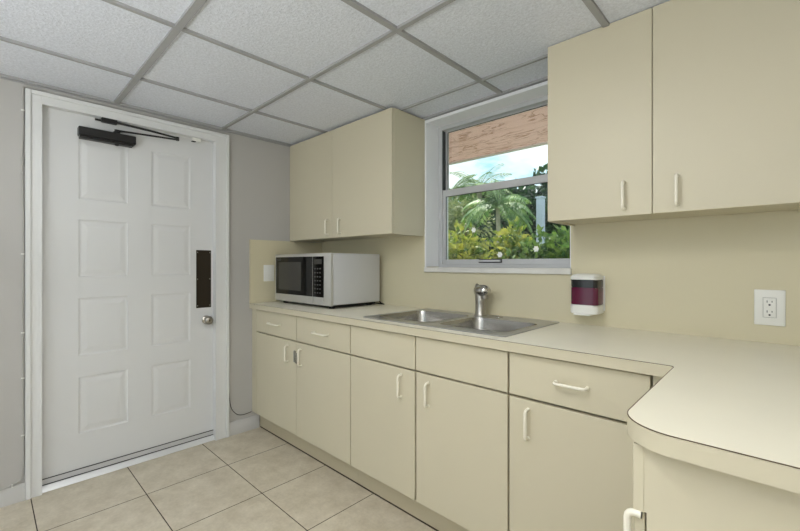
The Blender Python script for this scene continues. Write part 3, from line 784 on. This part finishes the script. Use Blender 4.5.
def palm(x, y, zc, nf, L, m, label, droop=1.0, up=.55, tr=.06):
    t = thing('palm_tree', label, 'palm', (x, y, -.06))
    bm = tube(bmesh.new(), [(x, y, -.06), (x+.03, y, zc*.5), (x, y, zc)], [tr*1.2, tr, tr*.9], 12)
    obj('trunk', bm, M['palmbark'], t, smooth=60)
    for i in range(nf):
        az = 2*PI*i/nf*1.618*2+random.uniform(-.2, .2); el = up*random.uniform(.3, 1.5)
        d = Vector((math.cos(az)*math.cos(el), math.sin(az)*math.cos(el), math.sin(el)))
        p = Vector((x, y, zc)); pts = [p.copy()]; n = 14
        for k in range(n):
            d = (d+Vector((0, 0, -.12*droop))).normalized(); p = p+d*L/n; pts.append(p.copy())
        bm = tube(bmesh.new(), pts, [.014*(1-.8*k/n) for k in range(n+1)], 5)
        for k in range(1, n+1):
            for q in range(2):
                p = pts[k-1].lerp(pts[k], (q+random.random()*.6)/2); tt = (pts[k]-pts[k-1]).normalized(); s = tt.cross(Vector((0, 0, 1))).normalized()
                ll = L*random.uniform(.2, .32)*math.sin(PI*min(1, .12+.85*(k-1+q/2)/n))
                for sg in (-1, 1):
                    dl = (s*sg+tt*.5+Vector((0, 0, -.55*droop))).normalized(); leaf(bm, p, dl, dl.cross(Vector((0, 0, 1))).normalized(), ll, .028)
        obj('frond', bm, M[m], t)
    return t
palm(-1.62, 5.7, 2.42, 24, .98, 'leaf_palm', 'light green drooping palm in the middle of the window', 1.3, .95, .05)
palm(-4.3, 9.2, 3.6, 26, 1.3, 'leaf_palm', 'distant palm whose fronds stand against the sky above the sash rail', .9, .8, .09)
palm(-5.3, 8.9, 3.45, 26, 1.3, 'leaf_palm', 'distant palm at the left of the upper window pane', .9, .8, .09)
bm = B(-1.23, -1.08, 6.7, 6.85, -.06, 2.68, bev=.01); box(bm, -1.245, -1.065, 6.685, 6.865, 2.68, 2.72, bev=.01)
tag(obj('garden_post', bm, M['post']), 'pale blue grey square post among the trees outside', 'post')

# ------------------------------------------------------------------ light
def area(name, loc, rot, sx, sy, power, col=(1, 1, 1)):
    d = bpy.data.lights.new(name, 'AREA'); d.shape = 'RECTANGLE'; d.size = sx; d.size_y = sy; d.energy = power; d.color = col
    o = bpy.data.objects.new(name, d); C.objects.link(o); o.location = loc; o.rotation_euler = rot; return o
# two recessed troffers, unseen, added to bring up the brightness of the room
for i, (x, y) in enumerate([(xs[3]+TX/2, ys[2]+TY/2), (xs[2]+TX/2, ys[3]+TY/2)]):
    t = thing('fill_ceiling_light', ('unseen recessed ceiling light near the right wall, added for brightness', 'unseen recessed ceiling light over the aisle, added for brightness')[i], 'ceiling light', (x, y, H-.01))
    bm = bmesh.new(); a = .29
    for q in [(-a, a, -a, -a+.02), (-a, a, a-.02, a), (-a, -a+.02, -a+.02, a-.02), (a-.02, a, -a+.02, a-.02)]: box(bm, x+q[0], x+q[1], y+q[2], y+q[3], H-.012, H+.0088)
    obj('frame', bm, M['lamp_body'], t)
    obj('diffuser', B(x-.27, x+.27, y-.27, y+.27, H-.004, H+.0088), emat('lit_diffuser', (255, 250, 240), 3.0), t)
    area('fill_troffer_lamp', (x, y, H-.016), (0, 0, 0),   .52, .52, (5, 14)[i], (.98, .99, 1))
# daylight from an added, unseen opening, put in to brighten the room
wf = struct('added_window_2', loc=(1.6, YF, .35))
bm = bmesh.new()
for a in [(FX0, FX0+.05, FZ0, FZ1), (FX1-.05, FX1, FZ0, FZ1), (FX0+.05, FX1-.05, FZ0, FZ0+.05), (FX0+.05, FX1-.05, FZ1-.05, FZ1), (1.58, 1.62, FZ0+.05, FZ1-.05)]: box(bm, a[0], a[1], YF-.08, YF-.02, a[2], a[3])
obj('window_frame', bm, M['winalu'], wf)
obj('pane', B(FX0+.05, FX1-.05, YF-.055, YF-.05, FZ0+.05, FZ1-.05), M['glass'], wf)
area('fill_daylight', ((FX0+FX1)/2, YF-.01, (FZ0+FZ1)/2), (PI/2, 0, 0), FX1-FX0-.1, FZ1-FZ0-.1, 5, (.95, .975, 1))
for lx, ly, wl in ((1.75, -3.1, 'unseen white uplighter on the door side, added as ceiling fill'), (2.6, -3.4, 'unseen white uplighter by the right wall, added as ceiling fill')):  # uplighters added out of view to brighten the ceiling
    t = thing('fill_floor_lamp', wl, 'added fill lamp', (lx, ly, 0))
    obj('base', lathe(bmesh.new(), [(.001, 0), (.15, 0), (.15, .012), (.03, .025), (.001, .026)], (lx, ly, 0)), M['lamp_body'], t, smooth=40)
    obj('pole', tube(bmesh.new(), [(lx, ly, .024), (lx, ly, .98)], .012, 12), M['lamp_body'], t, smooth=40)
    obj('lamp_shade', lathe(bmesh.new(), [(.02, .98), (.09, 1.0), (.16, 1.05), (.2, 1.12), (.193, 1.12), (.15, 1.056), (.02, 1.0)], (lx, ly, 0)), M['lamp_body'], t, smooth=40)
    area('fill_uplight', (lx, ly, 1.112), (PI, 0, 0), .26, .26, 37, (.965, .985, 1))

sun = bpy.data.lights.new('sun', 'SUN'); sun.energy = 8.0; sun.angle = .01; sun.color = (1, .95, .86)
so = bpy.data.objects.new('sun', sun); C.objects.link(so); so.rotation_euler = Vector((.6, -.5, -1.25)).to_track_quat('-Z', 'Y').to_euler()

wd = bpy.data.worlds.new('sky'); sc.world = wd; wd.use_nodes = True
nt = wd.node_tree; n = nt.nodes; l = nt.links; bg = n['Background']
tc = n.new('ShaderNodeTexCoord'); sep = n.new('ShaderNodeSeparateXYZ'); l.new(tc.outputs['Generated'], sep.inputs[0])
r = n.new('ShaderNodeValToRGB'); e = r.color_ramp.elements
e[0].position = 0; e[0].color = lin(200, 228, 238); e[1].position = .6; e[1].color = lin(70, 130, 205)
q = e.new(.2); q.color = lin(165, 214, 230)
l.new(sep.outputs[2], r.inputs[0])
mp = n.new('ShaderNodeMapping'); mp.inputs['Scale'].default_value = (1, 1, 2.6); mp.inputs['Location'].default_value = (.2, 0, .1); l.new(tc.outputs['Generated'], mp.inputs[0])
nz = n.new('ShaderNodeTexNoise'); nz.inputs['Scale'].default_value = 3.2; nz.inputs['Detail'].default_value = 8; nz.inputs['Roughness'].default_value = .55; l.new(mp.outputs[0], nz.inputs['Vector'])
cr = n.new('ShaderNodeMapRange'); cr.inputs[1].default_value = .43; cr.inputs[2].default_value = .54; l.new(nz.outputs['Fac'], cr.inputs[0])
mx = n.new('ShaderNodeMix'); mx.data_type = 'RGBA'; l.new(cr.outputs[0], mx.inputs[0]); l.new(r.outputs[0], mx.inputs[6]); mx.inputs[7].default_value = lin(240, 244, 246)
l.new(mx.outputs[2], bg.inputs[0]); bg.inputs[1].default_value = 2.2

# ------------------------------------------------------------------ camera
cd = bpy.data.cameras.new('camera'); cam = bpy.data.objects.new('camera', cd); C.objects.link(cam)
cam.location = (2.7772, -1.9674, 1.1989); cam.rotation_euler = (PI/2, 0, math.radians(44.0013))
cd.sensor_width = 36; cd.lens = 398.93/800*36; cd.shift_x = .00357; cd.shift_y = -.00184; cd.clip_start = .02; cd.clip_end = 200
sc.camera = cam
sc.view_settings.view_transform = 'Standard'; sc.view_settings.look = 'None'; sc.view_settings.gamma = 1; sc.view_settings.exposure = -0.43
sc.view_settings.use_curve_mapping = False
